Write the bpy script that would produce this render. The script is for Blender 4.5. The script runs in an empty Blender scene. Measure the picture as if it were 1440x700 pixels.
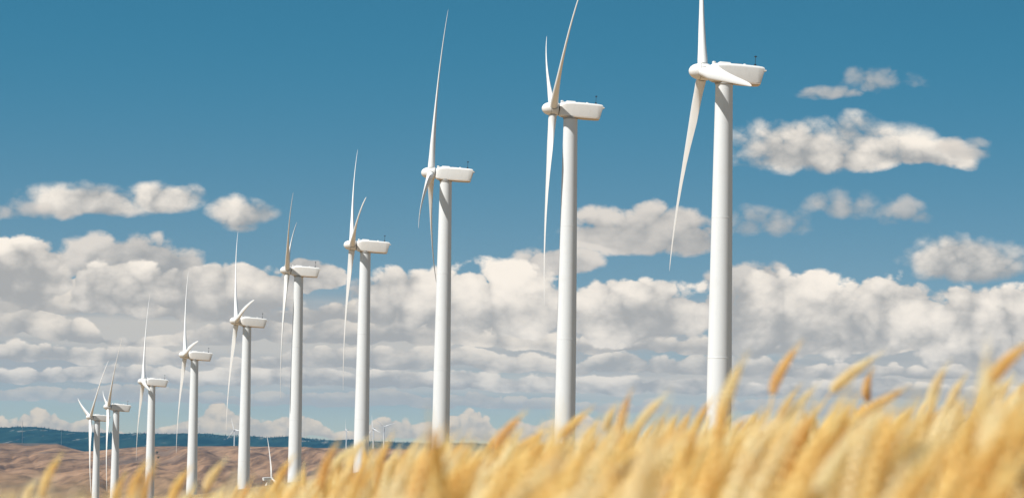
import bpy, bmesh, math, random
import numpy as np
from mathutils import Matrix, Vector
random.seed(7)
rng = np.random.default_rng(7)
R = math.radians
S = bpy.context.scene
COL = S.collection

# ------------------------------------------------------------------ camera
FPX, HOR, IW, IH = 5500.0, 640.0, 1440.0, 700.0      # focal length and horizon row in photograph pixels
ROLL, PITCH = R(1.1), math.atan((HOR - IH / 2) / FPX)
FWD = Vector((0, math.cos(PITCH), math.sin(PITCH)))
_r0 = Vector((1, 0, 0)); _u0 = _r0.cross(FWD)
RGT = _r0 * math.cos(ROLL) + _u0 * math.sin(ROLL)
UPV = -_r0 * math.sin(ROLL) + _u0 * math.cos(ROLL)

def ray(px, py):
    return RGT * ((px - IW / 2) / FPX) - UPV * ((py - IH / 2) / FPX) + FWD

def at(px, py, dist):
    d = ray(px, py)
    return d * (dist / d.y)

def ang(px, py):                                   # azimuth and elevation, in units of 1/FPX rad
    d = ray(px, py).normalized()
    return math.atan2(d.x, d.y) * FPX, math.asin(d.z) * FPX

cam_data = bpy.data.cameras.new('camera')
cam = bpy.data.objects.new('camera', cam_data)
COL.objects.link(cam)
M3 = Matrix((RGT, UPV, -FWD)).transposed()
cam.matrix_world = M3.to_4x4()
cam_data.sensor_fit = 'HORIZONTAL'
cam_data.sensor_width = 36
cam_data.lens = FPX / IW * 36
cam_data.clip_start = 0.1
cam_data.clip_end = 90000
cam_data.dof.use_dof = True
cam_data.dof.focus_distance = 1000
cam_data.dof.aperture_fstop = 11.0
S.camera = cam

# ------------------------------------------------------------------ exposure
S.view_settings.view_transform = 'Standard'
S.view_settings.look = 'None'
S.view_settings.gamma = 1
S.view_settings.exposure = 0.38
S.cycles.max_bounces = 10
S.cycles.diffuse_bounces = 8
S.cycles.transmission_bounces = 8
S.cycles.transparent_max_bounces = 8

# ------------------------------------------------------------------ sun
SUN_AZ, SUN_EL = R(-125), R(53)                    # azimuth clockwise from +Y
sun_vec = Vector((math.sin(SUN_AZ) * math.cos(SUN_EL), math.cos(SUN_AZ) * math.cos(SUN_EL), math.sin(SUN_EL)))
sl = bpy.data.lights.new('sun', 'SUN')
sl.energy = 5.0
sl.angle = R(0.53)
sl.color = (1.0, 0.97, 0.92)
sun = bpy.data.objects.new('sun', sl)
COL.objects.link(sun)
sun.rotation_euler = sun_vec.to_track_quat('Z', 'Y').to_euler()

# ------------------------------------------------------------------ node helper
class V:
    """a socket with arithmetic, so that long procedural formulas stay readable"""
    nt = None
    def __init__(s, sock): s.s = sock
    @staticmethod
    def op(o, *a, clamp=False):
        n = V.nt.nodes.new('ShaderNodeMath'); n.operation = o; n.use_clamp = clamp
        for i, x in enumerate(a):
            if isinstance(x, V): V.nt.links.new(x.s, n.inputs[i])
            else: n.inputs[i].default_value = float(x)
        return V(n.outputs[0])
    def __add__(a, b): return V.op('ADD', a, b)
    __radd__ = __add__
    def __sub__(a, b): return V.op('SUBTRACT', a, b)
    def __rsub__(a, b): return V.op('SUBTRACT', b, a)
    def __mul__(a, b): return V.op('MULTIPLY', a, b)
    __rmul__ = __mul__
    def __truediv__(a, b): return V.op('DIVIDE', a, b)
    def pow(a, b): return V.op('POWER', a, b)
    def clamp(a): return V.op('ADD', a, 0, clamp=True)

def vmin(a, b): return V.op('MINIMUM', a, b)
def vmax(a, b): return V.op('MAXIMUM', a, b)
def sstep(x, a, b):
    n = V.nt.nodes.new('ShaderNodeMapRange'); n.interpolation_type = 'SMOOTHSTEP'
    V.nt.links.new(x.s, n.inputs[0]); n.inputs[1].default_value = a; n.inputs[2].default_value = b
    return V(n.outputs[0])
def comb(x, y, z):
    n = V.nt.nodes.new('ShaderNodeCombineXYZ')
    for i, q in enumerate((x, y, z)):
        if isinstance(q, V): V.nt.links.new(q.s, n.inputs[i])
        else: n.inputs[i].default_value = q
    return V(n.outputs[0])
def noise(vec, scale=1.0, detail=5, rough=.55, lac=2.0, dist=0):
    n = V.nt.nodes.new('ShaderNodeTexNoise'); n.noise_dimensions = '3D'
    V.nt.links.new(vec.s, n.inputs['Vector'])
    n.inputs['Scale'].default_value = scale; n.inputs['Detail'].default_value = detail
    n.inputs['Roughness'].default_value = rough; n.inputs['Lacunarity'].default_value = lac
    n.inputs['Distortion'].default_value = dist
    return V(n.outputs['Fac'] if 'Fac' in n.outputs else n.outputs[0])
def mixc(f, a, b, mode='MIX'):
    n = V.nt.nodes.new('ShaderNodeMix'); n.data_type = 'RGBA'; n.blend_type = mode; n.clamp_factor = True
    if isinstance(f, V): V.nt.links.new(f.s, n.inputs[0])
    else: n.inputs[0].default_value = f
    for i, q in ((6, a), (7, b)):
        if isinstance(q, V): V.nt.links.new(q.s, n.inputs[i])
        else: n.inputs[i].default_value = (*q, 1) if len(q) == 3 else q
    return V(n.outputs[2])

# ------------------------------------------------------------------ sky and clouds
W = bpy.data.worlds.new('World'); S.world = W; W.use_nodes = True
V.nt = W.node_tree
W.node_tree.nodes.clear()
W.cycles.sampling_method = 'MANUAL'; W.cycles.sample_map_resolution = 512
def build_sky():
    nt = W.node_tree
    tc = nt.nodes.new('ShaderNodeTexCoord')
    nrm = nt.nodes.new('ShaderNodeVectorMath'); nrm.operation = 'NORMALIZE'
    nt.links.new(tc.outputs['Generated'], nrm.inputs[0])
    sp = nt.nodes.new('ShaderNodeSeparateXYZ'); nt.links.new(nrm.outputs[0], sp.inputs[0])
    dx, dy, dz = (V(o) for o in sp.outputs)
    U = V.op('ARCTAN2', dx, dy) * FPX
    Y = V.op('ARCSINE', dz) * FPX
    PX, PY, PZ = dx * FPX, dy * FPX, dz * FPX
    # clear air: the deep blue of higher sky comes down fast towards the horizon
    zc = vmax(dz, 0.0)
    zz = 1.0 - (1.0 - zc).pow(SKY['lift']) + 0.03
    st = nt.nodes.new('ShaderNodeTexSky'); st.sky_type = 'NISHITA'; st.sun_disc = False
    st.sun_elevation = SUN_EL; st.sun_rotation = SUN_AZ
    st.altitude = 600; st.air_density = SKY['air']; st.dust_density = SKY['dust']; st.ozone_density = SKY['ozone']
    nt.links.new(comb(dx, dy, zz).s, st.inputs[0])
    sky = mixc(1.0, V(st.outputs[0]), SKY['tint'], 'MULTIPLY')
    sky = mixc(1.0 - sstep(Y, 0, 640), sky, mixc(1.0, sky, SKY['low_tint'], 'MULTIPLY'))

    wn = nt.nodes.new('ShaderNodeTexNoise'); wn.inputs['Scale'].default_value = 1; wn.inputs['Detail'].default_value = 4
    nt.links.new(comb(PX * (1 / 75.0), PY * (1 / 75.0), PZ * (1 / 50.0)).s, wn.inputs['Vector'])
    ws = nt.nodes.new('ShaderNodeSeparateColor'); nt.links.new(wn.outputs['Color'], ws.inputs[0])
    WU = U + (V(ws.outputs[0]) - .5) * 80.0
    WY = Y + (V(ws.outputs[1]) - .5) * 38.0
    def ntex(ox, oz, seed, sx, sz, detail, rough, kind='FBM'):
        v = comb((PX + ox) * (1 / sx), PY * (1 / sx) + seed, (PZ + oz) * (1 / sz))
        n = nt.nodes.new('ShaderNodeTexNoise'); n.noise_dimensions = '3D'; n.noise_type = kind
        nt.links.new(v.s, n.inputs['Vector'])
        n.inputs['Scale'].default_value = 1; n.inputs['Detail'].default_value = detail
        n.inputs['Roughness'].default_value = rough
        if kind != 'FBM':
            n.inputs['Offset'].default_value = 1.0; n.inputs['Gain'].default_value = 1.0; n.normalize = False
        return V(n.outputs[0])
    def shape(seed, size, ox=0.0, oz=0.0, sq=.66, det=8.0):
        # slow swell plus rounded billows (an upside-down ridged noise)
        f = ntex(ox, oz, seed, size, size * sq, det, .64)
        g = ntex(ox, oz, seed + 7, size * .62, size * .55, 4.5, .55, 'RIDGED_MULTIFRACTAL')
        return f * .8 + (1.25 - g) * .2 - .06
    cur = [sky]
    broad = (noise(comb(PX * (1 / 260.0), PY * (1 / 260.0) + 4.4, PZ * (1 / 90.0)), 1.0, 2.5, .5) - .5) * SKY['broad']
    def layer(env, seed, size, amp=2.6, soft=.22, lit=(7.40, 6.79, 6.02), shade=(3.44, 3.53, 3.61), hgt=None, gain=3.4, opac=1.0,
              bias=.46, hw=1.0, off=.14, sq=.66):
        n0 = shape(seed, size, 0, 0, sq)
        n1 = ntex(-size * off, size * off * 1.1, seed, size, size * sq, 3.0, .55)
        d = env + (n0 - .5) * amp
        a = sstep(d, 0.0, soft) * opac
        l = (n0 - n1 * .8 - .1) * gain + bias + (hgt - .5) * hw
        l = l + (1.0 - d * .8).clamp() * .3 - .12 + broad      # thin rims let light through, thick parts do not
        cur[0] = mixc(a, cur[0], mixc(sstep(l, -.75, 1.1), shade, lit))
    def dome(px, py, w, h, fl=.35):
        cx, cy = ang(px, py)
        ex = (WU - cx) * (1 / w)
        ey = WY - cy
        up = vmax(ey, 0.0) * (1 / h); dn = vmin(ey, 0.0) * (1 / (h * fl))
        return 1.0 - ex * ex - up * up - dn * dn, (ey * (.6 / h) + .4).clamp()
    def row(y, h, seed, wave=260.0, amt=1.0, gap=.5):
        # a rank of cumulus with an almost flat base at elevation y; its tops follow a slow noise
        prof = noise(comb(PX * (1 / wave), PY * (1 / wave) + seed, 0.0), 1.0, 2, .5)
        hh = (prof - gap) * (h * 4 * amt) + h
        base = (Y * .5 + WY * .5) - y - (prof - .5) * (h * .8)
        e = vmin((hh - base) * (1 / (h * .6)), base * (1 / (h * .3)) + .6)
        return vmin(e, 1.0), (base / vmax(hh, h * .5)).clamp()
    # thin distant cloud that fills the lower sky between the ranks, drawn out level
    f = ntex(0, 0, 3.3, 520, 46, 5, .5)
    g = ntex(0, 0, 9.3, 700, 90, 2, .5)
    cov = sstep(g, .33, .45) * sstep(Y, 40, 110) * (1.0 - sstep(Y, 190, 240))
    cur[0] = mixc(cov * SKY['fill'], cur[0], mixc(sstep(f, .38, .6), (3.5, 3.45, 3.35), (5.0, 4.55, 4.0)))
    for env, k in LAYERS():
        if env[0] == 'row': e, hg = row(*env[1:])
        else:
            e = hg = None
            for q in env[1:]:
                e1, h1 = dome(*q)
                h1 = h1 * sstep(e1, -.7, 0.0)
                e, hg = (e1, h1) if e is None else (vmax(e, e1), vmax(hg, h1))
        layer(env=e, hgt=hg, **k)

    # the same fair-weather clouds over the rest of the sky, above the camera's view
    dd = vmax(dz, .02)
    v = comb(dx / dd, dy / dd, 3.7)
    hi = noise(v, 1.1, 6, .55)
    m = sstep(hi, .60, .72) * sstep(dz, .13, .22)
    cur[0] = mixc(m, cur[0], mixc(sstep(hi, .58, .8), (6.4, 5.9, 5.3), (3.6, 3.5, 3.4)))

    bg = nt.nodes.new('ShaderNodeBackground'); bg.inputs[1].default_value = .1
    nt.links.new(cur[0].s, bg.inputs[0])
    out = nt.nodes.new('ShaderNodeOutputWorld'); nt.links.new(bg.outputs[0], out.inputs[0])

SKY = dict(lift=3.4, air=1.0, dust=.3, ozone=1.5, tint=(.255, .72, .69), broad=2.1, low_tint=(2.9, .90, .80), fill=.9)
WHITE, CREAM, WARM = (8.1, 7.3, 6.3), (7.3, 6.5, 5.5), (7.2, 5.8, 4.1)
GREY, GREYD, GREYL = (3.45, 3.3, 3.1), (3.1, 3.05, 2.95), (4.0, 3.75, 3.4)
def LAYERS():
    dome = lambda *a: ('dome', *a)
    row = lambda *a: ('row', *a)
    L = []
    def add(e, seed, size, **k): L.append((e, dict(seed=seed, size=size, **k)))
    # far ranks first (low on the horizon), nearer ones (higher) over them
    add(row(22, 26, 11.3, 150, 1.0), 51, 40, lit=WARM, shade=(4.5, 3.9, 3.1), amp=1.5, bias=.62)
    add(row(66, 20, 21.7, 300, .7), 61, 60, lit=(5.6, 4.95, 4.1), shade=GREYL, amp=2.2, opac=.85, sq=.4)
    add(row(92, 24, 5.1, 260, .8), 71, 75, lit=CREAM, shade=GREY, amp=2.2, opac=.9, sq=.45, bias=.55)
    add(row(120, 28, 15.3, 280, .8), 75, 85, lit=CREAM, shade=GREY, amp=2.2, opac=.9, sq=.45, bias=.55)
    add(row(152, 34, 8.9, 240, .8), 81, 100, lit=CREAM, shade=GREY, amp=2.2, sq=.5, bias=.48)
    add(row(188, 42, 2.2, 260, .8), 91, 110, lit=CREAM, shade=GREY, amp=2.2, sq=.55, bias=.48)
    add(dome((900, 330, 150, 50, .7), (780, 372, 80, 34, .7), (180, 372, 130, 46, .8), (560, 410, 90, 34, 1), (1070, 400, 90, 40, 1)), 145, 95, lit=(6.0, 5.5, 4.9), shade=GREYD, amp=1.7, soft=.4)
    add(dome((30, 385, 90, 60, .9), (170, 408, 90, 50, .9), (320, 415, 130, 50, .9), (430, 395, 60, 40, .5), (600, 425, 120, 60, .8), (720, 425, 130, 66, .8),
             (880, 440, 140, 60, .9), (1100, 440, 130, 80, .9), (1230, 450, 130, 72, .9), (1370, 465, 110, 74, .9), (1440, 470, 90, 78, .9)),
        118, 105, lit=WHITE, shade=GREY, amp=1.6, bias=.42, gain=3.6)
    # single clouds above the bank
    add(dome((125, 290, 115, 40, .6), (230, 286, 70, 34, .6), (332, 305, 62, 36, .6), (1120, 224, 130, 66, .35), (1215, 222, 130, 64, .3), (1300, 224, 110, 34, .4),
             (1365, 374, 115, 54, .5)), 196, 95, lit=WHITE, shade=GREYD, opac=.96, amp=1.45, bias=.38, soft=.7, gain=3.4)
    add(dome((1235, 116, 66, 30, .6), (1170, 128, 50, 14, .8), (1190, 298, 66, 34, .5), (1270, 302, 56, 26, .6), (1070, 320, 90, 36, .5), (30, 298, 80, 18, .8), (1360, 210, 60, 20, .8)),
        216, 70, lit=(5.6, 5.0, 4.4), shade=GREYD, opac=.7, amp=1.9, soft=1.0)
    return L
build_sky()

# ------------------------------------------------------------------ materials
MATS = {}
def mat(name, color, rough=.6, metal=0.0, build=None):
    m = bpy.data.materials.new(name); m.use_nodes = True
    nt = m.node_tree; b = nt.nodes['Principled BSDF']
    b.inputs['Base Color'].default_value = (*color, 1)
    b.inputs['Roughness'].default_value = rough
    b.inputs['Metallic'].default_value = metal
    if build:
        V.nt = nt; build(nt, b)
    MATS[name] = m
    return m
def objco(nt):
    tc = nt.nodes.new('ShaderNodeTexCoord'); return V(tc.outputs['Object'])
def wpos(nt):
    g = nt.nodes.new('ShaderNodeNewGeometry'); return V(g.outputs['Position'])
def xyz(nt, v):
    s = nt.nodes.new('ShaderNodeSeparateXYZ'); nt.links.new(v.s, s.inputs[0]); return [V(o) for o in s.outputs]
def to(nt, v, sock): nt.links.new(v.s, sock)

def paint(base, stain, streak_scale):
    def f(nt, b):
        x, y, z = xyz(nt, objco(nt))
        st = noise(comb(x * 2.5, y * 2.5, z * streak_scale), 1, 5, .6)      # rain streaks run down the paint
        bl = noise(comb(x * .4, y * .4, z * .4), 1, 4, .5)
        c = mixc(sstep(st, .52, .78) * .45, base, stain)
        c = mixc(sstep(bl, .5, .75) * .3, c, stain)
        to(nt, c, b.inputs['Base Color'])
        to(nt, bl * .2 + .38, b.inputs['Roughness'])
    return f
mat('tower_paint', (.78, .775, .76), .45, build=paint((.685, .70, .705), (.60, .60, .585), .12))
mat('shell_paint', (.8, .78, .74), .4, build=paint((.71, .69, .66), (.61, .58, .53), .5))
mat('blade_paint', (.82, .81, .79), .4, build=paint((.72, .71, .69), (.64, .62, .59), .25))
mat('seam_grey', (.33, .32, .30), .6)
mat('dark_gap', (.03, .03, .03), .7)
mat('black_metal', (.04, .045, .05), .4, .3)
mat('galvanised', (.45, .46, .47), .4, .8)
mat('door_paint', (.42, .45, .46), .5)
mat('concrete', (.38, .36, .33), .85)

# ------------------------------------------------------------------ mesh helpers
def link(o, parent=None):
    COL.objects.link(o)
    if parent is not None: o.parent = parent
    return o
def mesh_obj(name, verts, faces, mats, parent=None, smooth=False, fm=None):
    me = bpy.data.meshes.new(name)
    me.from_pydata([tuple(v) for v in verts], [], faces)
    for m in (mats if isinstance(mats, (list, tuple)) else [mats]): me.materials.append(MATS[m])
    if fm is not None: me.polygons.foreach_set('material_index', fm)
    if smooth: me.polygons.foreach_set('use_smooth', [True] * len(me.polygons))
    me.update()
    return link(bpy.data.objects.new(name, me), parent)
def big_mesh(name, verts, quads, mats, fm=None, smooth=True):
    me = bpy.data.meshes.new(name)
    verts = np.asarray(verts, np.float32); quads = np.asarray(quads, np.int32); k = quads.shape[1]
    me.vertices.add(len(verts)); me.vertices.foreach_set('co', verts.ravel())
    me.loops.add(quads.size); me.loops.foreach_set('vertex_index', quads.ravel())
    me.polygons.add(len(quads)); me.polygons.foreach_set('loop_start', np.arange(0, quads.size, k, dtype=np.int32))
    for m in mats: me.materials.append(MATS[m])
    if fm is not None: me.polygons.foreach_set('material_index', np.asarray(fm, np.int32))
    me.polygons.foreach_set('use_smooth', np.full(len(quads), smooth))
    me.update(calc_edges=True); me.validate()
    return link(bpy.data.objects.new(name, me))
def tagit(o, label=None, cat=None, group=None, kind=None):
    for k, v in (('label', label), ('category', cat), ('group', group), ('kind', kind)):
        if v: o[k] = v
    return o
def rings(sections, close=True, cap0=True, cap1=True):
    """loft a list of equal-length closed rings"""
    n = len(sections[0]); v = [p for s in sections for p in s]; f = []
    for i in range(len(sections) - 1):
        for j in range(n):
            a = i * n + j; b = i * n + (j + 1) % n
            f.append((a, b, b + n, a + n))
    if cap0: f.append(tuple(reversed(range(n))))
    if cap1: f.append(tuple(range((len(sections) - 1) * n, len(sections) * n)))
    return v, f
def lathe(profile, n=48, axis='Z', **k):
    """profile: (radius, height) pairs"""
    out = []
    for r, h in profile:
        ring = []
        for j in range(n):
            t = 2 * math.pi * j / n
            if axis == 'Z': ring.append((r * math.cos(t), r * math.sin(t), h))
            else: ring.append((h, r * math.cos(t), r * math.sin(t)))
        out.append(ring)
    return rings(out, **k)
def box(x0, x1, y0, y1, z0, z1, bev=.0):
    if bev <= 0:
        v = [(x, y, z) for x in (x0, x1) for y in (y0, y1) for z in (z0, z1)]
        return v, [(0, 1, 3, 2), (4, 6, 7, 5), (0, 4, 5, 1), (2, 3, 7, 6), (0, 2, 6, 4), (1, 5, 7, 3)]
    def ring(z, d): return [(x0 + d + bev, y0 + d, z), (x1 - d - bev, y0 + d, z), (x1 - d, y0 + d + bev, z), (x1 - d, y1 - d - bev, z),
                            (x1 - d - bev, y1 - d, z), (x0 + d + bev, y1 - d, z), (x0 + d, y1 - d - bev, z), (x0 + d, y0 + d + bev, z)]
    return rings([ring(z0, 0), ring(z1 - bev, 0), ring(z1, bev)])
def tube(p0, p1, r, n=8):
    p0, p1 = Vector(p0), Vector(p1); d = (p1 - p0).normalized()
    a = d.orthogonal().normalized(); b = d.cross(a)
    return rings([[tuple(p + (a * math.cos(2 * math.pi * j / n) + b * math.sin(2 * math.pi * j / n)) * r) for j in range(n)] for p in (p0, p1)])
def join(*parts):
    v, f = [], []
    for pv, pf in parts:
        o = len(v); v += list(pv); f += [tuple(i + o for i in q) for q in pf]
    return v, f

# ------------------------------------------------------------------ value noise for terrain
def vnoise(x, y, seed):
    xi = np.floor(x).astype(np.int64); yi = np.floor(y).astype(np.int64)
    fx = x - xi; fy = y - yi
    fx = fx * fx * (3 - 2 * fx); fy = fy * fy * (3 - 2 * fy)
    def h(a, b):
        n = (a * 374761393 + b * 668265263 + seed * 974711) & 0x7fffffff
        n = ((n ^ (n >> 13)) * 1274126177) & 0x7fffffff
        return ((n ^ (n >> 16)) & 0xffff) / 65535.0
    return (h(xi, yi) * (1 - fx) + h(xi + 1, yi) * fx) * (1 - fy) + (h(xi, yi + 1) * (1 - fx) + h(xi + 1, yi + 1) * fx) * fy
def fbm(x, y, seed, octv=5, gain=.5):
    s = 0; a = 1; t = 0
    for i in range(octv):
        s = s + a * vnoise(x * 2 ** i + 17.3 * i, y * 2 ** i + 9.1 * i, seed + i); t += a; a *= gain
    return s / t

# ------------------------------------------------------------------ wind turbine placement: hub position, yaw, rotor angle
TURB = [
 (35.51, 737.55, 73.1, 7.3, 21.63), (9.09, 916.37, 81.4, 5.12, 62.23), (-22.62, 1071.79, 76.91, -2.89, 7.74),
 (-49.79, 1218.07, 64.39, 5.17, 45.31), (-81.33, 1418.65, 65.38, 1.89, 64.18), (-106.37, 1518.21, 49.94, 10.39, 38.29),
 (-139.8, 1684.21, 40.4, 9.82, 36.01), (-173.79, 1858.14, 31.61, 8.61, 23.94), (-210.03, 2053.69, 21.38, 11.82, 78.44),
 (-246.96, 2312.29, 17.76, 18.37, 75.37)]
TILT, OVER, HUBH, RAD = R(3), 4.1, 80.0, 46.5
FOOT = []
for x, y, z, yaw, phi in TURB:
    a = R(yaw); FOOT.append((x + math.cos(a) * OVER, y + math.sin(a) * OVER, z - HUBH))

# ------------------------------------------------------------------ terrain
def interp(x, pts):
    px, pz = zip(*pts); return np.interp(x, px, pz)
PROF = [(0, -.95), (4, -.97), (8, -1.0), (14, -1.5), (25, -2.4), (50, -4), (100, -7), (300, -13), (520, -13)] + \
       [(f[1], f[2]) for f in FOOT] + [(3200, -95), (4300, -107), (5500, -94), (6800, -66), (8000, -50), (9500, -28), (11200, -4)]
AZ = lambda px, py: (ang(px, py)[0], ang(px, py)[1])
CREST1 = [AZ(*p) for p in [(-600, 628), (-200, 618), (0, 622), (80, 624), (118, 635), (160, 631), (200, 628), (300, 626), (400, 629), (500, 630), (600, 632), (800, 636), (1100, 641), (1440, 648), (2000, 652)]]
CREST2 = [AZ(*p) for p in [(-600, 590), (-200, 596), (0, 601), (50, 603), (100, 607), (150, 608), (250, 609.5), (300, 611), (400, 614), (450, 617), (520, 619), (600, 622), (800, 628), (1100, 634), (1440, 640), (2000, 648)]]
D1, D2 = 12500.0, 24000.0
def near_slope(u):                                   # the wheat field climbs to the right of the camera
    return interp(u, [(-4000, -.05), (-900, -.016), (-720, -.0125), (-400, -.0075), (-250, -.003), (0, .004), (200, .008), (350, .013), (480, .017), (620, .021), (720, .026), (900, .034), (4000, .10)])
def terrain(x, y):
    x = np.asarray(x, float); y = np.asarray(y, float)
    r = np.hypot(x, y) + 1e-6
    az = np.arctan2(x, y); u = az * FPX
    front = np.clip((np.abs(az) - .6) / .5, 0, 1); front = 1 - front * front * (3 - 2 * front)   # 1 ahead, 0 behind
    z = interp(r, PROF)
    # the turbines stand on the crest of a long spur; the land falls away on its left
    fx = np.interp(r, [0, 735] + [f[1] for f in FOOT[1:]], [60, 39] + [f[0] for f in FOOT[1:]])
    side = np.clip(fx - 9 - x, 0, 200)
    w = np.clip((r - 60) / 300, 0, 1) * np.clip((3000 - r) / 700, 0, 1)
    drop = 26 * (1 - np.exp(-side * .2 / 26))
    z = z - drop * w * front
    rside = np.clip(x - fx - 12, 0, 400)
    z = z - 20 * (1 - np.exp(-rside * .06 / 20)) * w * front
    # small field relief near the camera
    k = np.clip(r / 7.5, 0, 1) * 7.5 * np.clip(1 - (r - 8) / 30, 0, 1)
    z = z + near_slope(np.clip(u, -4000, 4000)) * k * front
    # crest of the brown hills
    c1 = np.interp(u, [p[0] for p in CREST1], [p[1] for p in CREST1]) / FPX * D1
    c1 = c1 * front + (30 + 60 * (fbm(np.cos(az) * 3, np.sin(az) * 3, 5, 3) - .3)) * (1 - front)
    c2 = np.interp(u, [p[0] for p in CREST2], [p[1] for p in CREST2]) / FPX * D2
    c2 = c2 * front + (150 + 120 * (fbm(np.cos(az) * 4, np.sin(az) * 4, 9, 3) - .4)) * (1 - front)
    c2 = c2 + ((fbm(x / 260, y / 3000, 131, 4) - .5) * 34) * front
    c1 = c1 + ((fbm(x / 120, y / 3000, 133, 4) - .5) * 9) * front
    t = np.clip((r - 9500) / (D1 - 9500), 0, 1); t = t * t * (3 - 2 * t)
    zz = interp(r, PROF)
    far = np.where(r > 9500, zz * (1 - t) + c1 * t, z)
    t2 = np.clip((r - D1) / 2500, 0, 1); t2 = t2 * t2 * (3 - 2 * t2)
    far = np.where(r > D1, c1 * (1 - t2) - 70 * t2, far)
    t3 = np.clip((r - 17500) / (D2 - 17500), 0, 1); t3 = t3 ** 1.3
    far = np.where(r > 17500, -70 * (1 - t3) + c2 * t3, far)
    t4 = np.clip((r - D2) / 5000, 0, 1)
    far = np.where(r > D2, c2 * (1 - t4) - 120 * t4, far)
    # gullies run down the hillsides
    g = np.abs(fbm(x / 170 + y / 1500, y / 3400, 31, 4) - .5) * 2
    g2 = np.abs(fbm(x / 70 - y / 1900, y / 900, 41, 4) - .5) * 2
    gw = np.clip((r - 4800) / 2500, 0, 1) * np.clip((D1 - 200 - r) / 2500, .06, 1)
    far = far + np.where((r > 4800) & (r < D1 + 2500), ((g - .3) * 44 + (g2 - .25) * 13) * gw, 0)
    gw2 = np.clip((r - 18500) / 2500, 0, 1) * np.clip((D2 + 300 - r) / 2500, .04, 1)
    far = far + np.where((r > 18500) & (r < D2 + 300), (fbm(x / 500, y / 2600, 51, 5) - .5) * 90 * gw2, 0)
    far = far + np.where((r > 60) & (r < 5000), (fbm(x / 45, y / 90, 61, 4) - .5) * 1.6, 0) * np.clip((r - 60) / 200, 0, 1)
    far = far + (fbm(x / .9, y / .9, 71, 3) - .5) * .04 * np.clip(1 - r / 300, 0, 1)
    # level pads round the tower feet
    for f in FOOT:
        d2 = (x - f[0]) ** 2 + (y - f[1]) ** 2
        kk = np.exp(-d2 / (14.0 ** 2))
        far = far * (1 - kk) + f[2] * kk
    return far

def hill_mat(nt, b):
    p = wpos(nt); x, y, z = xyz(nt, p)
    r = V.op('SQRT', x * x + y * y)
    streak = noise(comb(x / 34.0, y / 700.0, z / 40.0), 1, 6, .62)
    patch = noise(comb(x / 170.0, y / 1500.0, 2.0), 1, 5, .6)
    spots = noise(comb(x / 9.0, y / 60.0, z / 5.0), 1, 4, .7)
    c = mixc(sstep(streak, .36, .66), (.11, .062, .036), (.31, .18, .10))
    c = mixc(sstep(patch, .52, .66) * .6, c, (.36, .22, .13))
    c = mixc(sstep(patch, .46, .34) * .5, c, (.135, .105, .085))
    c = mixc(sstep(spots, .62, .72) * .45, c, (.10, .085, .06))
    # darker patch with a ragged edge on the left-hand spur
    ex, ey = ang(42, 640)
    uu = V.op('ARCTAN2', x, y) * FPX; vv = V.op('ARCTAN2', z, r) * FPX
    spur_noise = noise(comb(x / 40.0, y / 700.0, z / 9.0), 1, 4, .6)
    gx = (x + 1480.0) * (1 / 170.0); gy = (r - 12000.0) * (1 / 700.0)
    spur_dark = 1.0 - gx * gx - gy * gy + (spur_noise - .5) * 3.0
    c = mixc(sstep(spur_dark, .1, .7) * .85, c, (.075, .072, .065))
    # pale stubble near at hand
    near = mixc(sstep(noise(p, 1.4, 5, .6), .4, .62), (.30, .205, .11), (.42, .30, .165))
    mid = mixc(sstep(noise(p, .03, 5, .6), .4, .62), (.27, .18, .09), (.36, .25, .14))
    c = mixc(sstep(r, 3500, 8500), mid, c)
    c = mixc(sstep(r, 20, 60), near, c)
    # forest on the far range with cleared fields
    f1 = noise(comb(x / 90.0, y / 1300.0, z / 60.0), 1, 5, .6)
    clr = noise(comb(x / 75.0, y / 1100.0, z / 60.0), 1, 4, .6)
    fo = mixc(sstep(f1, .35, .65), (.006, .018, .017), (.022, .046, .036))
    fo = mixc(sstep(clr, .61, .68), fo, (.16, .15, .12))
    c = mixc(sstep(r, 17800, 18600), c, fo)
    to(nt, c, b.inputs['Base Color'])
    b.inputs['Specular IOR Level'].default_value = .1
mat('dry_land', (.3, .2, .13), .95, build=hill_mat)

def build_ground():
    fine = np.arange(-860, 861, 1.7) / FPX
    side = np.concatenate([np.geomspace(870, 3000, 40), np.linspace(3100, math.pi * FPX, 90)[:-1]]) / FPX
    az = np.concatenate([-side[::-1], fine, side])
    rr = np.concatenate([[0.25], np.geomspace(.6, 60, 60), np.geomspace(64, 2600, 110), np.geomspace(2650, 5000, 16),
                         np.linspace(5100, D1 - 600, 80), np.linspace(D1 - 560, D1 + 400, 26), np.linspace(D1 + 500, 18000, 14),
                         np.linspace(18200, D2 - 1000, 34), np.linspace(D2 - 900, D2 + 600, 22), np.linspace(D2 + 900, 60000, 14)])
    A, Q = np.meshgrid(az, rr)
    X, Y = np.sin(A) * Q, np.cos(A) * Q
    Z = terrain(X, Y)
    n, m = len(az), len(rr)
    v = np.stack([X, Y, Z], -1).reshape(-1, 3)
    i = np.arange(m - 1)[:, None] * n; j = np.arange(n)[None, :]
    jn = (j + 1) % n
    q = np.stack([i + j, i + jn, i + n + jn, i + n + j], -1).reshape(-1, 4)[:, ::-1]
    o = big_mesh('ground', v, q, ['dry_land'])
    return tagit(o, kind='structure')
ground = build_ground()
def gz(x, y): return float(terrain(np.array([x]), np.array([y]))[0])

# ------------------------------------------------------------------ wind turbine parts (local: tower axis at origin, rotor faces -X)
TOWER_TOP = HUBH - 1.95
def tower_r(z):
    return interp(z, [(0, 2.45), (25, 2.3), (50, 2.0), (TOWER_TOP, 1.63)])
AXV = Vector((-math.cos(TILT), 0, math.sin(TILT)))
WV = Vector((0, 1, 0)); UV = WV.cross(AXV)
HUB = Vector((-OVER, 0, HUBH))
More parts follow.
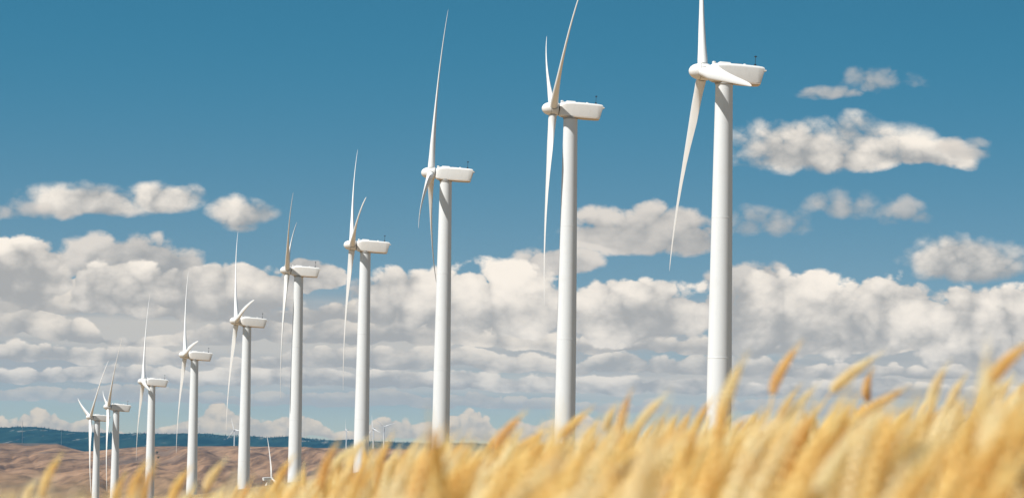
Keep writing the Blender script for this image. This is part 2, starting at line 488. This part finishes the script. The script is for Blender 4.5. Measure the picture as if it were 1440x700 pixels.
# nacelle frame: X' = towards the rear along the shaft, Z' = up
NACM = Matrix((-AXV, WV, UV)).transposed().to_4x4(); NACM.translation = HUB

def tower_mesh():
    prof = [(tower_r(z) * 1.0, z) for z in np.linspace(-1.2, TOWER_TOP, 36)]
    prof = [(float(r), float(z)) for r, z in prof]
    return lathe(prof, 64)
def nacelle_section(s, top, bot, hw, cr, n=9, shear=None):
    pts = []
    for cx, cz, a0, rr in ((hw - cr, top - cr, 0, cr), (-(hw - cr), top - cr, 90, cr), (-(hw - .45), bot + .45, 180, .45), (hw - .45, bot + .45, 270, .45)):
        for k in range(n):
            t = R(a0 + 90 * k / (n - 1)); y = cx + rr * math.cos(t); z = cz + rr * math.sin(t)
            pts.append((s + (shear(z) if shear else 0), y, z))
    return pts
def nacelle_mesh():
    rear = lambda z: -.42 * max(0, (1.3 - z) / 3.0) - (.22 if z < 1.15 else 0)
    top = lambda z: -.35 * max(0, (z - 1.4) / .5)
    sh = lambda z: rear(z) + top(z)
    S_ = [nacelle_section(1.35, 1.35, -1.35, 1.2, 1.1), nacelle_section(1.5, 1.5, -1.5, 1.4, 1.1), nacelle_section(1.9, 1.72, -1.62, 1.58, .9),
          nacelle_section(2.8, 1.86, -1.70, 1.7, .7), nacelle_section(4.5, 1.92, -1.76, 1.74, .6), nacelle_section(7.5, 1.92, -1.74, 1.74, .55),
          nacelle_section(10.2, 1.86, -1.72, 1.66, .5), nacelle_section(11.3, 1.80, -1.64, 1.56, .45, shear=lambda z: sh(z) * .8),
          nacelle_section(11.6, 1.72, -1.52, 1.46, .4, shear=sh)]
    return rings(S_)
def lip_mesh():
    return box(11.2, 11.95, -1.5, 1.5, 1.02, 1.2, .05)
def tray_mesh():                                                   # belly pan under the shell
    def sec(s, w, z): return [(s, -w, z + .42), (s, -w - .04, z + .12), (s, -w + .3, z - .1), (s, w - .3, z - .1), (s, w + .04, z + .12), (s, w, z + .42)]
    return rings([sec(1.95, 1.42, -1.6), sec(3.2, 1.66, -1.70), (sec(7.5, 1.75, -1.78)), sec(10.0, 1.66, -1.76), sec(10.85, 1.52, -1.70)])
def hub_mesh():
    prof = [(.02, -2.75), (.42, -2.66), (.8, -2.44), (1.12, -2.08), (1.36, -1.6), (1.52, -1.0), (1.6, -.3), (1.62, .5), (1.56, 1.05), (1.42, 1.2)]
    return lathe(prof, 48, axis='X')
BLADE_ST = [(1.2, 1.9, 1.0, 16, .5), (2.6, 1.9, 1.0, 16, .5), (4.2, 2.05, .84, 15, .45), (6, 2.5, .62, 14, .38), (8, 3.05, .45, 12.5, .33), (10, 3.3, .36, 11, .31),
            (12.5, 3.15, .31, 9, .3), (16, 2.75, .28, 7, .3), (20, 2.35, .25, 5, .3), (25, 1.95, .22, 3.3, .3), (30, 1.62, .20, 2, .3), (35, 1.32, .19, 1, .3),
            (39, 1.08, .18, .3, .3), (42.5, .84, .18, 0, .32), (44.8, .6, .18, 0, .36), (46, .34, .18, 0, .45), (46.5, .08, .2, 0, .5)]
def blade_mesh():
    N = 28; secs = []
    for r, c, th, tw, q in BLADE_ST:
        k = r / RAD; off = 1.0 * k - 2.0 * k ** 2.5
        round_ = max(0.0, min(1.0, (th - .4) / .55)); ring = []
        ct, st_ = math.cos(R(tw)), math.sin(R(tw))
        for j in range(N):
            t = 2 * math.pi * j / N
            xc = .5 * (1 - math.cos(t))
            yt = 5 * (.2969 * math.sqrt(xc) - .126 * xc - .3516 * xc ** 2 + .2843 * xc ** 3 - .1015 * xc ** 4)
            yt = yt * th * (1 if t <= math.pi else -1)
            yc = .5 * th * math.sin(t)
            xx = xc; yy = yt * (1 - round_) + yc * round_
            cy = (q - xx) * c; cx = yy * c + .02 * c * math.sin(math.pi * xc)
            ring.append((off + cx * ct + cy * st_, cy * ct - cx * st_, r))
        secs.append(ring)
    return rings(secs)
def collar_mesh():
    return lathe([(1.06, 1.32), (1.06, 1.46), (.96, 1.5)], 40)

def new_empty(name, loc, rz):
    o = bpy.data.objects.new(name, None); o.empty_display_size = 3
    o.location = loc; o.rotation_euler = (0, 0, rz); return link(o)

def part(name, mv, m, parent, mw=None, smooth=False):
    o = mesh_obj(name, mv[0], mv[1], m, parent, smooth)
    if mw is not None: o.matrix_basis = mw
    return o
def auto(o, deg=35):
    me = o.data
    me.polygons.foreach_set('use_smooth', [True] * len(me.polygons))
    me.set_sharp_from_angle(angle=R(deg)); return o

def blade_matrix(phi):
    p = R(phi); span = UV * math.cos(p) + WV * math.sin(p)
    lead = span.cross(AXV)
    m = Matrix((AXV, lead, span)).transposed().to_4x4(); m.translation = HUB
    return m
def make_turbine(name, loc, rz, phi):
    root = new_empty(name, loc, rz)
    tw = auto(part('tower', tower_mesh(), 'tower_paint', root))
    for z in (26.0, 52.5):
        r = float(tower_r(z)); part('section_joint', lathe([(r - .02, z - .09), (r + .016, z - .06), (r + .016, z + .06), (r - .02, z + .09)], 64, cap0=False, cap1=False), 'seam_tower', tw, smooth=True)
    part('yaw_ring', lathe([(1.62, TOWER_TOP - .35), (1.78, TOWER_TOP - .3), (1.78, TOWER_TOP + .35), (1.6, TOWER_TOP + .4)], 48), 'seam_grey', tw)
    r0 = float(tower_r(1.6))
    dr = part('door', box(-.5, .5, -r0 - .09, -r0 + .5, .9, 3.0, .03), 'door_paint', tw)
    part('handle', box(.3, .36, -r0 - .17, -r0 - .08, 1.8, 2.05), 'black_metal', dr)
    st = [box(-.7, .7, -r0 - .35 - .3 * (3 - k), -r0 + .35 - (.0 if k == 3 else .3 * (3 - k)), .22 * k + .0, .22 * k + .06) for k in range(1, 4)]
    part('stairs', join(*st, tube((-.7, -r0 - 1.1, .2), (-.7, -r0 - .3, 1.8), .03), tube((.7, -r0 - 1.1, .2), (.7, -r0 - .3, 1.8), .03)), 'galvanised', tw)
    part('foundation', lathe([(4.6, -1.0), (4.6, .04), (2.4, .16)], 40), 'concrete', root)
    nc = auto(part('nacelle', nacelle_mesh(), 'shell_paint', root, NACM), 40)
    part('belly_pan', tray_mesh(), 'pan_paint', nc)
    part('rear_lip', lip_mesh(), 'shell_paint', nc)
    part('roof_hatch', box(2.9, 5.1, -.9, .9, 1.8, 2.16, .1), 'shell_paint', nc)
    part('roof_vent', lathe([(.36, 1.7), (.36, 1.98), (.22, 2.08)], 16), 'shell_paint', nc).location = (1.9, -.5, .05)
    part('roof_vent', lathe([(.32, 1.8), (.3, 2.1), (.16, 2.18)], 16), 'shell_paint', nc).location = (7.9, 0, 0)
    part('lift_rail', join(tube((5.6, -1.0, 1.98), (7.2, -1.0, 1.97), .04), tube((5.6, -1, 1.8), (5.6, -1, 1.98), .04), tube((7.2, -1, 1.8), (7.2, -1, 1.97), .04)), 'galvanised', nc)
    ms = part('wind_sensor_mast', join(tube((9.9, 0, 1.8), (9.9, 0, 3.7), .045), box(9.72, 10.1, -.2, .2, 1.86, 2.3, .04)), 'black_metal', nc)
    part('cup_anemometer', join(lathe([(.05, 3.55), (.16, 3.65), (.16, 3.85), (.05, 3.9)], 12), tube((-.28, 0, 3.74), (.28, 0, 3.74), .06), tube((0, -.28, 3.74), (0, .28, 3.74), .06)), 'black_metal', ms).location = (9.9, 0, 0)
    part('shaft_gap', lathe([(1.32, 1.0), (1.32, 1.42)], 40, axis='X'), 'dark_gap', nc)
    hb = auto(part('hub', hub_mesh(), 'shell_paint', root, NACM), 50)
    part('hub_seam', lathe([(1.575, -.62), (1.60, -.6), (1.605, -.54), (1.58, -.52)], 48, axis='X', cap0=False, cap1=False), 'seam_grey', hb)
    for k in range(3):
        b = auto(part('blade', blade_mesh() if k == 0 else ([(0, 0, 0)], []), 'blade_paint', root), 50)
        if k == 0: first = b
        else:
            dead = b.data; b.data = first.data; bpy.data.meshes.remove(dead)
        b.matrix_basis = blade_matrix(phi + 120 * k)
        c = part('root_collar', collar_mesh(), 'seam_grey', b)
    return root
mat('seam_tower', (.66, .67, .67), .5)
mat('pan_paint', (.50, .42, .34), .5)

LABELS = [
 'nearest and largest white wind turbine, one blade pointing at the viewer across its nacelle',
 'second turbine from the right, two blades raised in a V, one hanging straight down',
 'third turbine from the right with one blade straight up and two hanging together',
 'fourth turbine from the right, tall blade up and a short curved blade beside it',
 'fifth turbine from the right, shaded raised blade in front of a thinner one',
 'sixth turbine from the right, one blade upright, a stub blade rising over its nacelle',
 'fourth turbine from the left whose long lower blade ends above the brown hills',
 'third turbine from the left, small blade pointing down across its nacelle',
 'second turbine from the left with shadowed dark nacelle and blade leaning right',
 'leftmost turbine of the big row, two blades spread in an open V']
def copy_turbine(src, loc, rz, phi):
    c = src.copy(); link(c); c.location = loc; c.rotation_euler = (0, 0, rz); k = 0
    for ch in src.children:
        d = ch.copy(); link(d, c); d.matrix_basis = ch.matrix_basis.copy()
        if ch.name.split('.')[0] == 'blade': d.matrix_basis = blade_matrix(phi + 120 * k); k += 1
        for g in ch.children:
            e = g.copy(); link(e, d)
            for h in g.children:
                q = h.copy(); link(q, e)
    return c
T0 = None
for i, (x, y, z, yaw, phi) in enumerate(TURB):
    if i == 0: t = T0 = make_turbine('wind_turbine', FOOT[0], R(yaw), phi)
    else: t = copy_turbine(T0, FOOT[i], R(yaw), phi)
    tagit(t, LABELS[i], 'wind turbine', 'wind turbines in a row along the ridge')

# small turbines far behind, on and below the brown hills
def small_turbine(hub_px, hub_py, dist, yaw, phi, label):
    h = at(hub_px, hub_py, dist)
    a = R(yaw); c = bpy.data.objects.new('wind_turbine', None); link(c)
    c.location = (h.x + math.cos(a) * OVER, h.y + math.sin(a) * OVER, h.z - HUBH); c.rotation_euler = (0, 0, a); k = 0
    for ch in T0.children:
        nm = ch.name.split('.')[0]
        if nm not in ('tower', 'nacelle', 'hub', 'blade'): continue
        d = ch.copy(); link(d, c); d.matrix_basis = ch.matrix_basis.copy()
        if nm == 'blade': d.matrix_basis = blade_matrix(phi + 120 * k); k += 1
    tagit(c, label, 'wind turbine', 'small far turbines beyond the main row')
G1 = D1 + 60
small_turbine(329, 603.5, 14600, 58, 20, 'tiny far turbine just left of the sixth big tower from the right')
small_turbine(486, 603.5, 15800, 20, 15, 'faint tiny turbine left of the fourth big tower from the right')
small_turbine(524, 602, 13600, 40, 12, 'tiny far turbine just right of the fourth big tower from the right')
small_turbine(540.5, 599.5, 13900, 100, 50, 'tiny turbine furthest right on the skyline, blades in a V')
small_turbine(382, 672.5, 4300, 218, -7, 'low turbine down in the valley, hub just above the wheat, blade pointing up')

# ------------------------------------------------------------------ masts and bushes on the far hills
def mast(px, top, bot, dist, label):
    a, b = at(px, top, dist), at(px, bot, dist); h = a.z - b.z
    o = new_empty('measuring_mast', (b.x, b.y, b.z), 0)
    w = .9; legs = [(w, 0), (-w / 2, w * .87), (-w / 2, -w * .87)]
    for lx, ly in legs:
        part('leg', tube((lx, ly, -8), (lx * .5, ly * .5, h), .22, 5), 'galvanised', o)
    br = []
    n = 16
    for k in range(n):
        z0, z1 = h * k / n, h * (k + 1) / n
        for (ax_, ay_), (bx_, by_) in zip(legs, legs[1:] + legs[:1]):
            s0, s1 = 1 - .5 * k / n, 1 - .5 * (k + 1) / n
            br.append(tube((ax_ * s0, ay_ * s0, z0), (bx_ * s1, by_ * s1, z1), .12, 4))
    part('lattice_bracing', join(*br), 'galvanised', o)
    part('lamp', lathe([(.4, h), (.4, h + .8), (.1, h + 1.2)], 8), 'seam_grey', o)
    tagit(o, label, 'mast')
mast(31, 592, 624, 12600, 'thin grey lattice mast on the skyline at the far left')
mast(86, 603, 624, 13400, 'faint lattice mast before the blue ridge, beside the low bright cloud')
mat('bush_leaf', (.045, .06, .03), .8)
mat('bark', (.12, .09, .07), .9)
def bush(px, py, size, label):
    d = ray(px, py).normalized(); hit = None
    for s in np.linspace(5200, 12450, 900):
        p = d * s
        if p.z < gz(p.x, p.y): hit = p; break
    if hit is None: return
    o = new_empty('juniper_tree', (hit.x, hit.y, gz(hit.x, hit.y) - .3), 0)
    part('trunk', tube((0, 0, 0), (.1, 0, size * .5), size * .06, 7), 'bark', o)
    v, f = [], []
    for k in range(260):
        u = random.uniform(-1, 1); t = random.uniform(0, 2 * math.pi); r = size * .5 * random.uniform(.35, 1) * (1 + .25 * math.sin(3 * t + 4 * u))
        c = Vector((r * math.sqrt(1 - u * u) * math.cos(t), r * math.sqrt(1 - u * u) * math.sin(t), size * .55 + r * u * .9))
        q = [c + Vector([random.uniform(-1, 1) * size * .09 for _ in range(3)]) for _ in range(3)]
        f.append((len(v), len(v) + 1, len(v) + 2)); v += q
    part('crown', (v, f), 'bush_leaf', o)
    tagit(o, label, 'tree')
bush(220.5, 638, 9, 'small dark tree on the brown hillside, upper of a pair beside the third left tower')
bush(222.5, 644.5, 7, 'small dark tree on the brown hillside, lower of a pair beside the third left tower')

# forest on the crest of the far range: one mass of conifers
mat('conifer', (.02, .035, .022), .9)
def build_forest():
    n = 5200
    u = rng.uniform(-860, 860, n) / FPX
    r = D2 + rng.uniform(-700, 350, n)
    x, y = np.sin(u) * r, np.cos(u) * r
    z = terrain(x, y)
    keep = fbm(x / 180, y / 900, 91, 3) > .36
    x, y, z = x[keep], y[keep], z[keep]; n = len(x)
    h = rng.uniform(4, 10, n) * (.5 + fbm(x / 90, y / 900, 95, 2)); w = h * rng.uniform(.28, .42, n)
    K = 5; t = np.arange(K) * 2 * np.pi / K
    base = np.stack([x[:, None] + w[:, None] * np.cos(t), y[:, None] + w[:, None] * np.sin(t), np.repeat((z - 2)[:, None], K, 1)], -1)
    top = np.stack([x, y, z + h], -1)[:, None, :]
    v = np.concatenate([base, top], 1).reshape(-1, 3)
    o = np.arange(n)[:, None, None] * (K + 1)
    tri = np.stack([np.arange(K), (np.arange(K) + 1) % K, np.full(K, K)], -1)[None]
    big = big_mesh('conifer_forest', v, (o + tri).reshape(-1, 3), ['conifer'], smooth=False)
    tagit(big, 'dark conifer forest along the crest of the far blue ridge', 'forest', kind='stuff')
build_forest()

# ------------------------------------------------------------------ wheat
def wheat_mat(c0, c1, tr):
    def f(nt, b):
        p = wpos(nt)
        k = noise(p, 26, 3, .6); g = nt.nodes.new('ShaderNodeNewGeometry')
        isl = V(g.outputs['Random Per Island'])
        c = mixc(sstep(k, .35, .65), c0, c1)
        c = mixc(isl * .2, c, tuple(x * .7 for x in c0))
        to(nt, c, b.inputs['Base Color'])
        b.inputs['Specular IOR Level'].default_value = .3
        tl = nt.nodes.new('ShaderNodeBsdfTranslucent'); to(nt, c, tl.inputs['Color'])
        mx = nt.nodes.new('ShaderNodeMixShader'); mx.inputs[0].default_value = tr
        out = nt.nodes['Material Output']
        nt.links.new(b.outputs[0], mx.inputs[1]); nt.links.new(tl.outputs[0], mx.inputs[2]); nt.links.new(mx.outputs[0], out.inputs[0])
    return f
mat('ear_gold', (.6, .4, .15), .6, build=wheat_mat((.90, .67, .26), (.96, .81, .41), .5))
mat('ear_pale', (.7, .5, .28), .6, build=wheat_mat((.95, .82, .52), (.97, .90, .66), .55))
mat('ear_ochre', (.5, .28, .08), .6, build=wheat_mat((.88, .62, .24), (.94, .74, .34), .45))
mat('straw', (.7, .52, .28), .55, build=wheat_mat((.90, .70, .36), (.95, .80, .48), .5))
mat('leaf_dry', (.6, .5, .2), .6, build=wheat_mat((.82, .68, .26), (.93, .80, .42), .5))
EAR_M = ['ear_gold', 'ear_pale', 'ear_ochre']

def frames(P):
    T = [(P[min(i + 1, len(P) - 1)] - P[max(i - 1, 0)]).normalized() for i in range(len(P))]
    return T
def ribbon_tube(P, r0, r1, n=4):
    T = frames(P); secs = []
    for i, (p, t) in enumerate(zip(P, T)):
        a = t.cross(Vector((0.3, 1, .1))).normalized(); b = t.cross(a); r = r0 + (r1 - r0) * i / (len(P) - 1)
        secs.append([tuple(p + (a * math.cos(2 * math.pi * j / n) + b * math.sin(2 * math.pi * j / n)) * r) for j in range(n)])
    return rings(secs)
def bez(a, b, c, d, n):
    out = []
    for i in range(n + 1):
        t = i / n; s = 1 - t
        out.append(a * s ** 3 + b * 3 * s * s * t + c * 3 * s * t * t + d * t ** 3)
    return out
def sample(P, t):
    k = t * (len(P) - 1); i = min(int(k), len(P) - 2); return P[i].lerp(P[i + 1], k - i)
def ear_geo(P, wid, rows=13, awn=.035, rnd=random):
    """two opposite files of overlapping spikelets on a curved axis, with awns"""
    v, f = [], []
    nT = frames(P); L = sum((P[i + 1] - P[i]).length for i in range(len(P) - 1))
    twist = rnd.uniform(0, 6.28)
    for i in range(rows):
        t = (i + .3) / rows; p = sample(P, t); tg = nT[min(int(t * len(nT)), len(nT) - 1)]
        a = tg.cross(Vector((.2, 1, .3))).normalized(); b = tg.cross(a)
        prof = math.sin(math.pi * min(1, .18 + t * .86)) ** .6
        for s in range(3):
            an = twist + i * 1.05 + s * 2.094
            o = a * math.cos(an) + b * math.sin(an); e = tg.cross(o)
            l = L / rows * 2.6; w = wid * .33 * prof
            c0 = p + o * w * .5; c1 = p + o * w * 1.5 + tg * l * .45; c2 = p + o * w * 1.05 + tg * l
            k = len(v)
            v += [c0, c1 + o * w * .15, c1 + e * w * .8, c1 - e * w * .8, c1 - o * w * .7, c2]
            f += [(k, k + 2, k + 1), (k, k + 1, k + 3), (k, k + 3, k + 4), (k, k + 4, k + 2),
                  (k + 5, k + 1, k + 2), (k + 5, k + 3, k + 1), (k + 5, k + 4, k + 3), (k + 5, k + 2, k + 4)]
            if awn:
                al = awn * rnd.uniform(.6, 1.1) * (.6 + .6 * t); tip = c2 + (tg * 1.0 + o * .22) * al
                k = len(v); v += [c2 + e * .0005, c2 - e * .0005, tip]; f.append((k, k + 1, k + 2))
    return v, f
def leaf_geo(p0, dirv, length, w, droop, n=6):
    v, f = [], []
    side = dirv.cross(Vector((0, 0, 1))).normalized()
    for i in range(n + 1):
        t = i / n; c = p0 + dirv * (length * t) + Vector((0, 0, 1)) * (length * (.55 * t - droop * t * t))
        ww = w * math.sin(math.pi * (.12 + .88 * t)) if t < 1 else .0004
        v += [c - side * ww, c + side * ww]
        if i: k = 2 * i; f.append((k - 2, k - 1, k + 1, k))
    return v, f

# wheat variants in a unit frame: base of the stem at the origin, ear tip roughly at height .9 leaning to +X
def stalk_variant(k):
    rd = random.Random(100 + k)
    H = .90; lean = rd.uniform(.05, .26); nod = rd.uniform(.0, .08); L = rd.uniform(.085, .13)
    a = Vector((0, 0, 0)); neck = Vector((lean * .6, rd.uniform(-.03, .03), H - L * .9))
    stem = bez(a, Vector((.01, 0, .35)), neck - Vector((lean * .35, 0, .28)), neck, 7)
    d0 = (stem[-1] - stem[-2]).normalized(); d1 = (d0 + Vector((.22 + nod * 5, rd.uniform(-.2, .2), -nod * 3))).normalized()
    ear = bez(neck, neck + d0 * L * .35, neck + d0 * L * .6 + d1 * L * .1, neck + d0 * L * .55 + d1 * L * .5, 6)
    return stem, ear, rd
def variant_mesh(k, rich):
    stem, ear, rd = stalk_variant(k)
    parts = [(ribbon_tube(stem, .0022, .0013, 3), 1), (ear_geo(ear, rd.uniform(.015, .020), 20 if rich else 6, .018, rd), 0)]
    for _ in range(2 if rich else 1):
        t = rd.uniform(.3, .75); p = sample(stem, t); an = rd.uniform(-1.2, 1.2)
        parts.append((leaf_geo(p, Vector((math.cos(an), math.sin(an), 0)), rd.uniform(.14, .26), rd.uniform(.004, .008), rd.uniform(.5, 1.2), 5), 2))
    v, f, m = [], [], []
    for (pv, pf), mi in parts:
        o = len(v); v += [tuple(q) for q in pv]
        for q in pf:
            q = [i + o for i in q]
            if len(q) == 3: f.append(q); m.append(mi)
            else:
                for j in range(1, len(q) - 1): f.append([q[0], q[j], q[j + 1]]); m.append(mi)
    return np.array(v, np.float32), np.array(f, np.int32), np.array(m, np.int32)

CONT = [(-900, 712), (-200, 712), (0, 710), (60, 708), (150, 702), (230, 694), (300, 686), (380, 672), (440, 656), (520, 638), (600, 630), (680, 622), (760, 612),
        (840, 600), (930, 592), (1000, 588), (1080, 588), (1160, 580), (1230, 576), (1300, 560), (1370, 535), (1440, 497), (1700, 440), (2400, 330)]
CU = [ang(*p)[0] for p in CONT]; CV = [ang(*p)[1] for p in CONT]
def top_limit(x, y):                                 # how high (m, relative to the camera) the crop stands where it grows
    r = np.hypot(x, y); u = np.arctan2(x, y) * FPX
    return np.interp(u, CU, CV) / FPX * r
def field_mesh(name, n, r0, r1, uspan, rich, label, dens_pow=1.0):
    q = rng.uniform(0, 1, n); r = np.sqrt(r0 ** 2 + (r1 ** 2 - r0 ** 2) * q)
    u = rng.uniform(-1, 1, n) * (uspan / FPX) * (1 + 1.2 / r)
    x, y = np.sin(u) * r, np.cos(u) * r
    g = terrain(x, y)
    lim = top_limit(x, y)
    e = rng.exponential(.06, n) * np.clip(r / 6, .35, 1.3) - .012 * np.clip(r / 6, .3, 1)
    top = lim - e
    top = np.where(u * FPX < -380, top - .01, top)
    H = np.clip(top - g, .45, 1.25)
    sc = H / .90
    nv = 8
    V_, F_, M_ = [], [], []; off = 0
    va = [variant_mesh(k, rich) for k in range(nv)]
    which = rng.integers(0, nv, n); rot = rng.normal(0, .6, n); colr = rng.choice(3, n, p=[.50, .42, .08])
    for k in range(nv):
        idx = np.where(which == k)[0]
        v, f, m = va[k]; c, s = np.cos(rot[idx]), np.sin(rot[idx])
        hs = np.minimum(sc[idx], 1.15)[:, None]
        X = (v[None, :, 0] * c[:, None] - v[None, :, 1] * s[:, None]) * 1.0 + x[idx][:, None]
        Yv = (v[None, :, 0] * s[:, None] + v[None, :, 1] * c[:, None]) * 1.0 + y[idx][:, None]
        # stretch only the stem: keep the ear its own size
        z = v[None, :, 2]; zs = np.where(z < .7, z * (H[idx][:, None] - .2) / .7, z + (H[idx][:, None] - .9))
        Z = zs + g[idx][:, None]
        vv = np.stack([X, Yv, Z], -1).reshape(-1, 3)
        ff = (f[None] + (np.arange(len(idx)) * len(v))[:, None, None]).reshape(-1, 3) + off
        mm = np.where(m[None] == 0, colr[idx][:, None], np.where(m[None] == 1, 3, 4)).reshape(-1)
        V_.append(vv); F_.append(ff); M_.append(mm); off += len(vv)
    o = big_mesh(name, np.concatenate(V_), np.concatenate(F_), EAR_M + ['straw', 'leaf_dry'], np.concatenate(M_), smooth=False)
    return tagit(o, label, 'wheat', kind='stuff')
field_mesh('wheat_field', 3600, 2.3, 13.0, 1000, True, 'dense golden ripe wheat filling the foreground, blurred')
field_mesh('wheat_field', 5200, 13.0, 30.0, 1100, False, 'paler ripe wheat further back behind the foreground stand')

# single ears that stand out above the crop: tip, lower end of the ear, distance, tone
HEROES = [
 (81, 646, 60, 700, 6.0, 0, 'single tall ear at the far left, standing alone before the brown hill'),
 (46, 680, 38, 708, 7.0, 1, 'short pale ear tip low at the left edge, left of the single tall ear'),
 (172, 674, 163, 712, 6.0, 0, 'ochre ear in front of the second tower from the left'),
 (203, 655, 186, 706, 5.5, 0, 'thick golden ear just left of the third tower from the left'),
 (214, 660, 205, 712, 5.5, 2, 'darker ear leaning on the foot of the third tower from the left'),
 (262, 664, 243, 706, 6.0, 0, 'curved golden ear just left of the fourth tower from the left'),
 (311, 652, 290, 692, 6.0, 1, 'pale ear leaning right between the fourth and fifth towers from the left'),
 (408, 648, 388, 694, 6.2, 0, 'golden ear crossing the foot of the fifth big tower from the right'),
 (471, 628, 452, 692, 5.6, 2, 'thick ochre ear between the fourth and fifth big towers from the right'),
 (494, 630, 462, 668, 6.4, 1, 'slender ear leaning far right left of the fourth big tower from the right'),
 (512, 620, 488, 655, 6.6, 1, 'pale ear across the fourth big tower from the right'),
 (547, 620, 529, 690, 5.6, 0, 'long upright ear just right of the tiny skyline turbines'),
 (592, 617, 577, 655, 6.0, 1, 'pale thick ear left of the third big tower from the right'),
 (626, 628, 617, 664, 6.4, 0, 'yellow ear at the foot of the third big tower from the right'),
 (658, 628, 648, 664, 6.0, 2, 'small brown ear right of the third big tower from the right'),
 (731, 586, 695, 636, 5.8, 2, 'long ochre ear leaning right between the second and third big towers'),
 (764, 608, 718, 642, 6.2, 0, 'golden ear leaning low to the right below the long ochre ear'),
 (726, 654, 705, 692, 5.2, 2, 'dark ear low in the crop between the second and third big towers'),
 (824, 580, 790, 618, 6.0, 0, 'broad golden ear touching the foot of the second big tower from the right'),
 (885, 557, 872, 628, 5.8, 2, 'upright orange ear midway between the two nearest towers'),
 (864, 574, 855, 606, 6.2, 1, 'short pale ear beside the upright orange ear'),
 (930, 560, 892, 612, 6.0, 1, 'pale ear leaning right before the nearest tower, left of its foot'),
 (997, 568, 972, 630, 5.6, 0, 'golden ear just left of the foot of the nearest tower'),
 (1043, 511, 1014, 606, 4.6, 1, 'large pale ear rising against the foot of the nearest tower'),
 (1119, 491, 1086, 556, 5.6, 2, 'orange ear standing highest right of the nearest tower'),
 (1119, 550, 1091, 610, 6.0, 0, 'slender golden ear under the highest orange ear'),
 (1142, 548, 1106, 602, 6.0, 1, 'pale slender ear right of the highest orange ear'),
 (1230, 502, 1168, 552, 5.6, 1, 'pale ear bending flat to the right, second highest'),
 (1223, 528, 1222, 564, 6.2, 2, 'short upright ear below the tip of the flat bending ear'),
 (1268, 549, 1194, 600, 5.4, 0, 'long ear arched right with its tip hanging'),
 (1329, 518, 1308, 578, 5.4, 1, 'pale ear, left one of a pair toward the right edge'),
 (1354, 534, 1336, 578, 5.6, 1, 'pale ear, right one of a pair toward the right edge'),
 (1444, 484, 1388, 545, 4.2, 0, 'big blurred ear at the upper right edge of the crop'),
 (1416, 540, 1376, 580, 4.0, 1, 'pale blurred ear just under the big one at the right edge'),
 (1222, 618, 1218, 652, 5.0, 2, 'dark ear low in the crop under the arched ear'),
 (1312, 628, 1297, 676, 4.6, 2, 'orange brown ear low in the crop near the right edge')]
def hero(k, tx, ty, bx, by, dist, tone, label):
    rd = random.Random(500 + k)
    dist *= 1.12
    tip, low = at(tx, ty, dist), at(bx, by, dist + rd.uniform(-.02, .02))
    d = tip - low; L = d.length
    bend = Vector((.22 * d.z + .02, rd.uniform(-.01, .01), 0)) * .55
    ear = bez(low, low + d * .3 - bend * .5, low + d * .7 - bend * .35, tip, 8)
    d0 = (ear[1] - ear[0]).normalized()
    g = Vector((low.x - .12 - d.x * .8, low.y, 0)); g.z = gz(g.x, g.y) - .01
    stem = bez(g, g + Vector((.01, 0, (low.z - g.z) * .5)), low - d0 * .22, low, 10)
    o = new_empty('wheat_stalk', g, 0)
    def loc(m): return [Vector(q) - g for q in m[0]], m[1]
    part('stem', loc(ribbon_tube(stem, .0024, .0015, 6)), 'straw', o)
    part('ear', loc(ear_geo(ear, max(.016, min(.024, L * .20)), 24, .02, rd)), EAR_M[tone], o)
    an = rd.uniform(-.9, .9)
    part('leaf', loc(leaf_geo(sample(stem, rd.uniform(.5, .75)), Vector((math.cos(an), math.sin(an), 0)), rd.uniform(.16, .26), .006, rd.uniform(.6, 1.1), 8)), 'leaf_dry', o)
    tagit(o, label, 'wheat stalk', 'wheat ears standing out above the crop')
for k, h in enumerate(HEROES): hero(k, *h)

# ------------------------------------------------------------------ air
HAZE = dict(d=1.2e-5, col=(.15, .55, .95))
def build_haze():
    v, f = box(-34000, 34000, -34000, 34000, -160, 420)
    o = mesh_obj('haze', v, f, 'tower_paint')
    m = bpy.data.materials.new('air'); m.use_nodes = True; nt = m.node_tree; nt.nodes.clear()
    out = nt.nodes.new('ShaderNodeOutputMaterial'); pv = nt.nodes.new('ShaderNodeVolumePrincipled')
    pv.inputs['Color'].default_value = (*HAZE['col'], 1); pv.inputs['Density'].default_value = HAZE['d']
    pv.inputs['Anisotropy'].default_value = .0
    nt.links.new(pv.outputs[0], out.inputs['Volume'])
    o.data.materials.clear(); o.data.materials.append(m)
    tagit(o, 'thin blue air between the camera and the far ridge', 'haze', kind='stuff')
build_haze()
for me in list(bpy.data.meshes):
    if me.users == 0: bpy.data.meshes.remove(me)
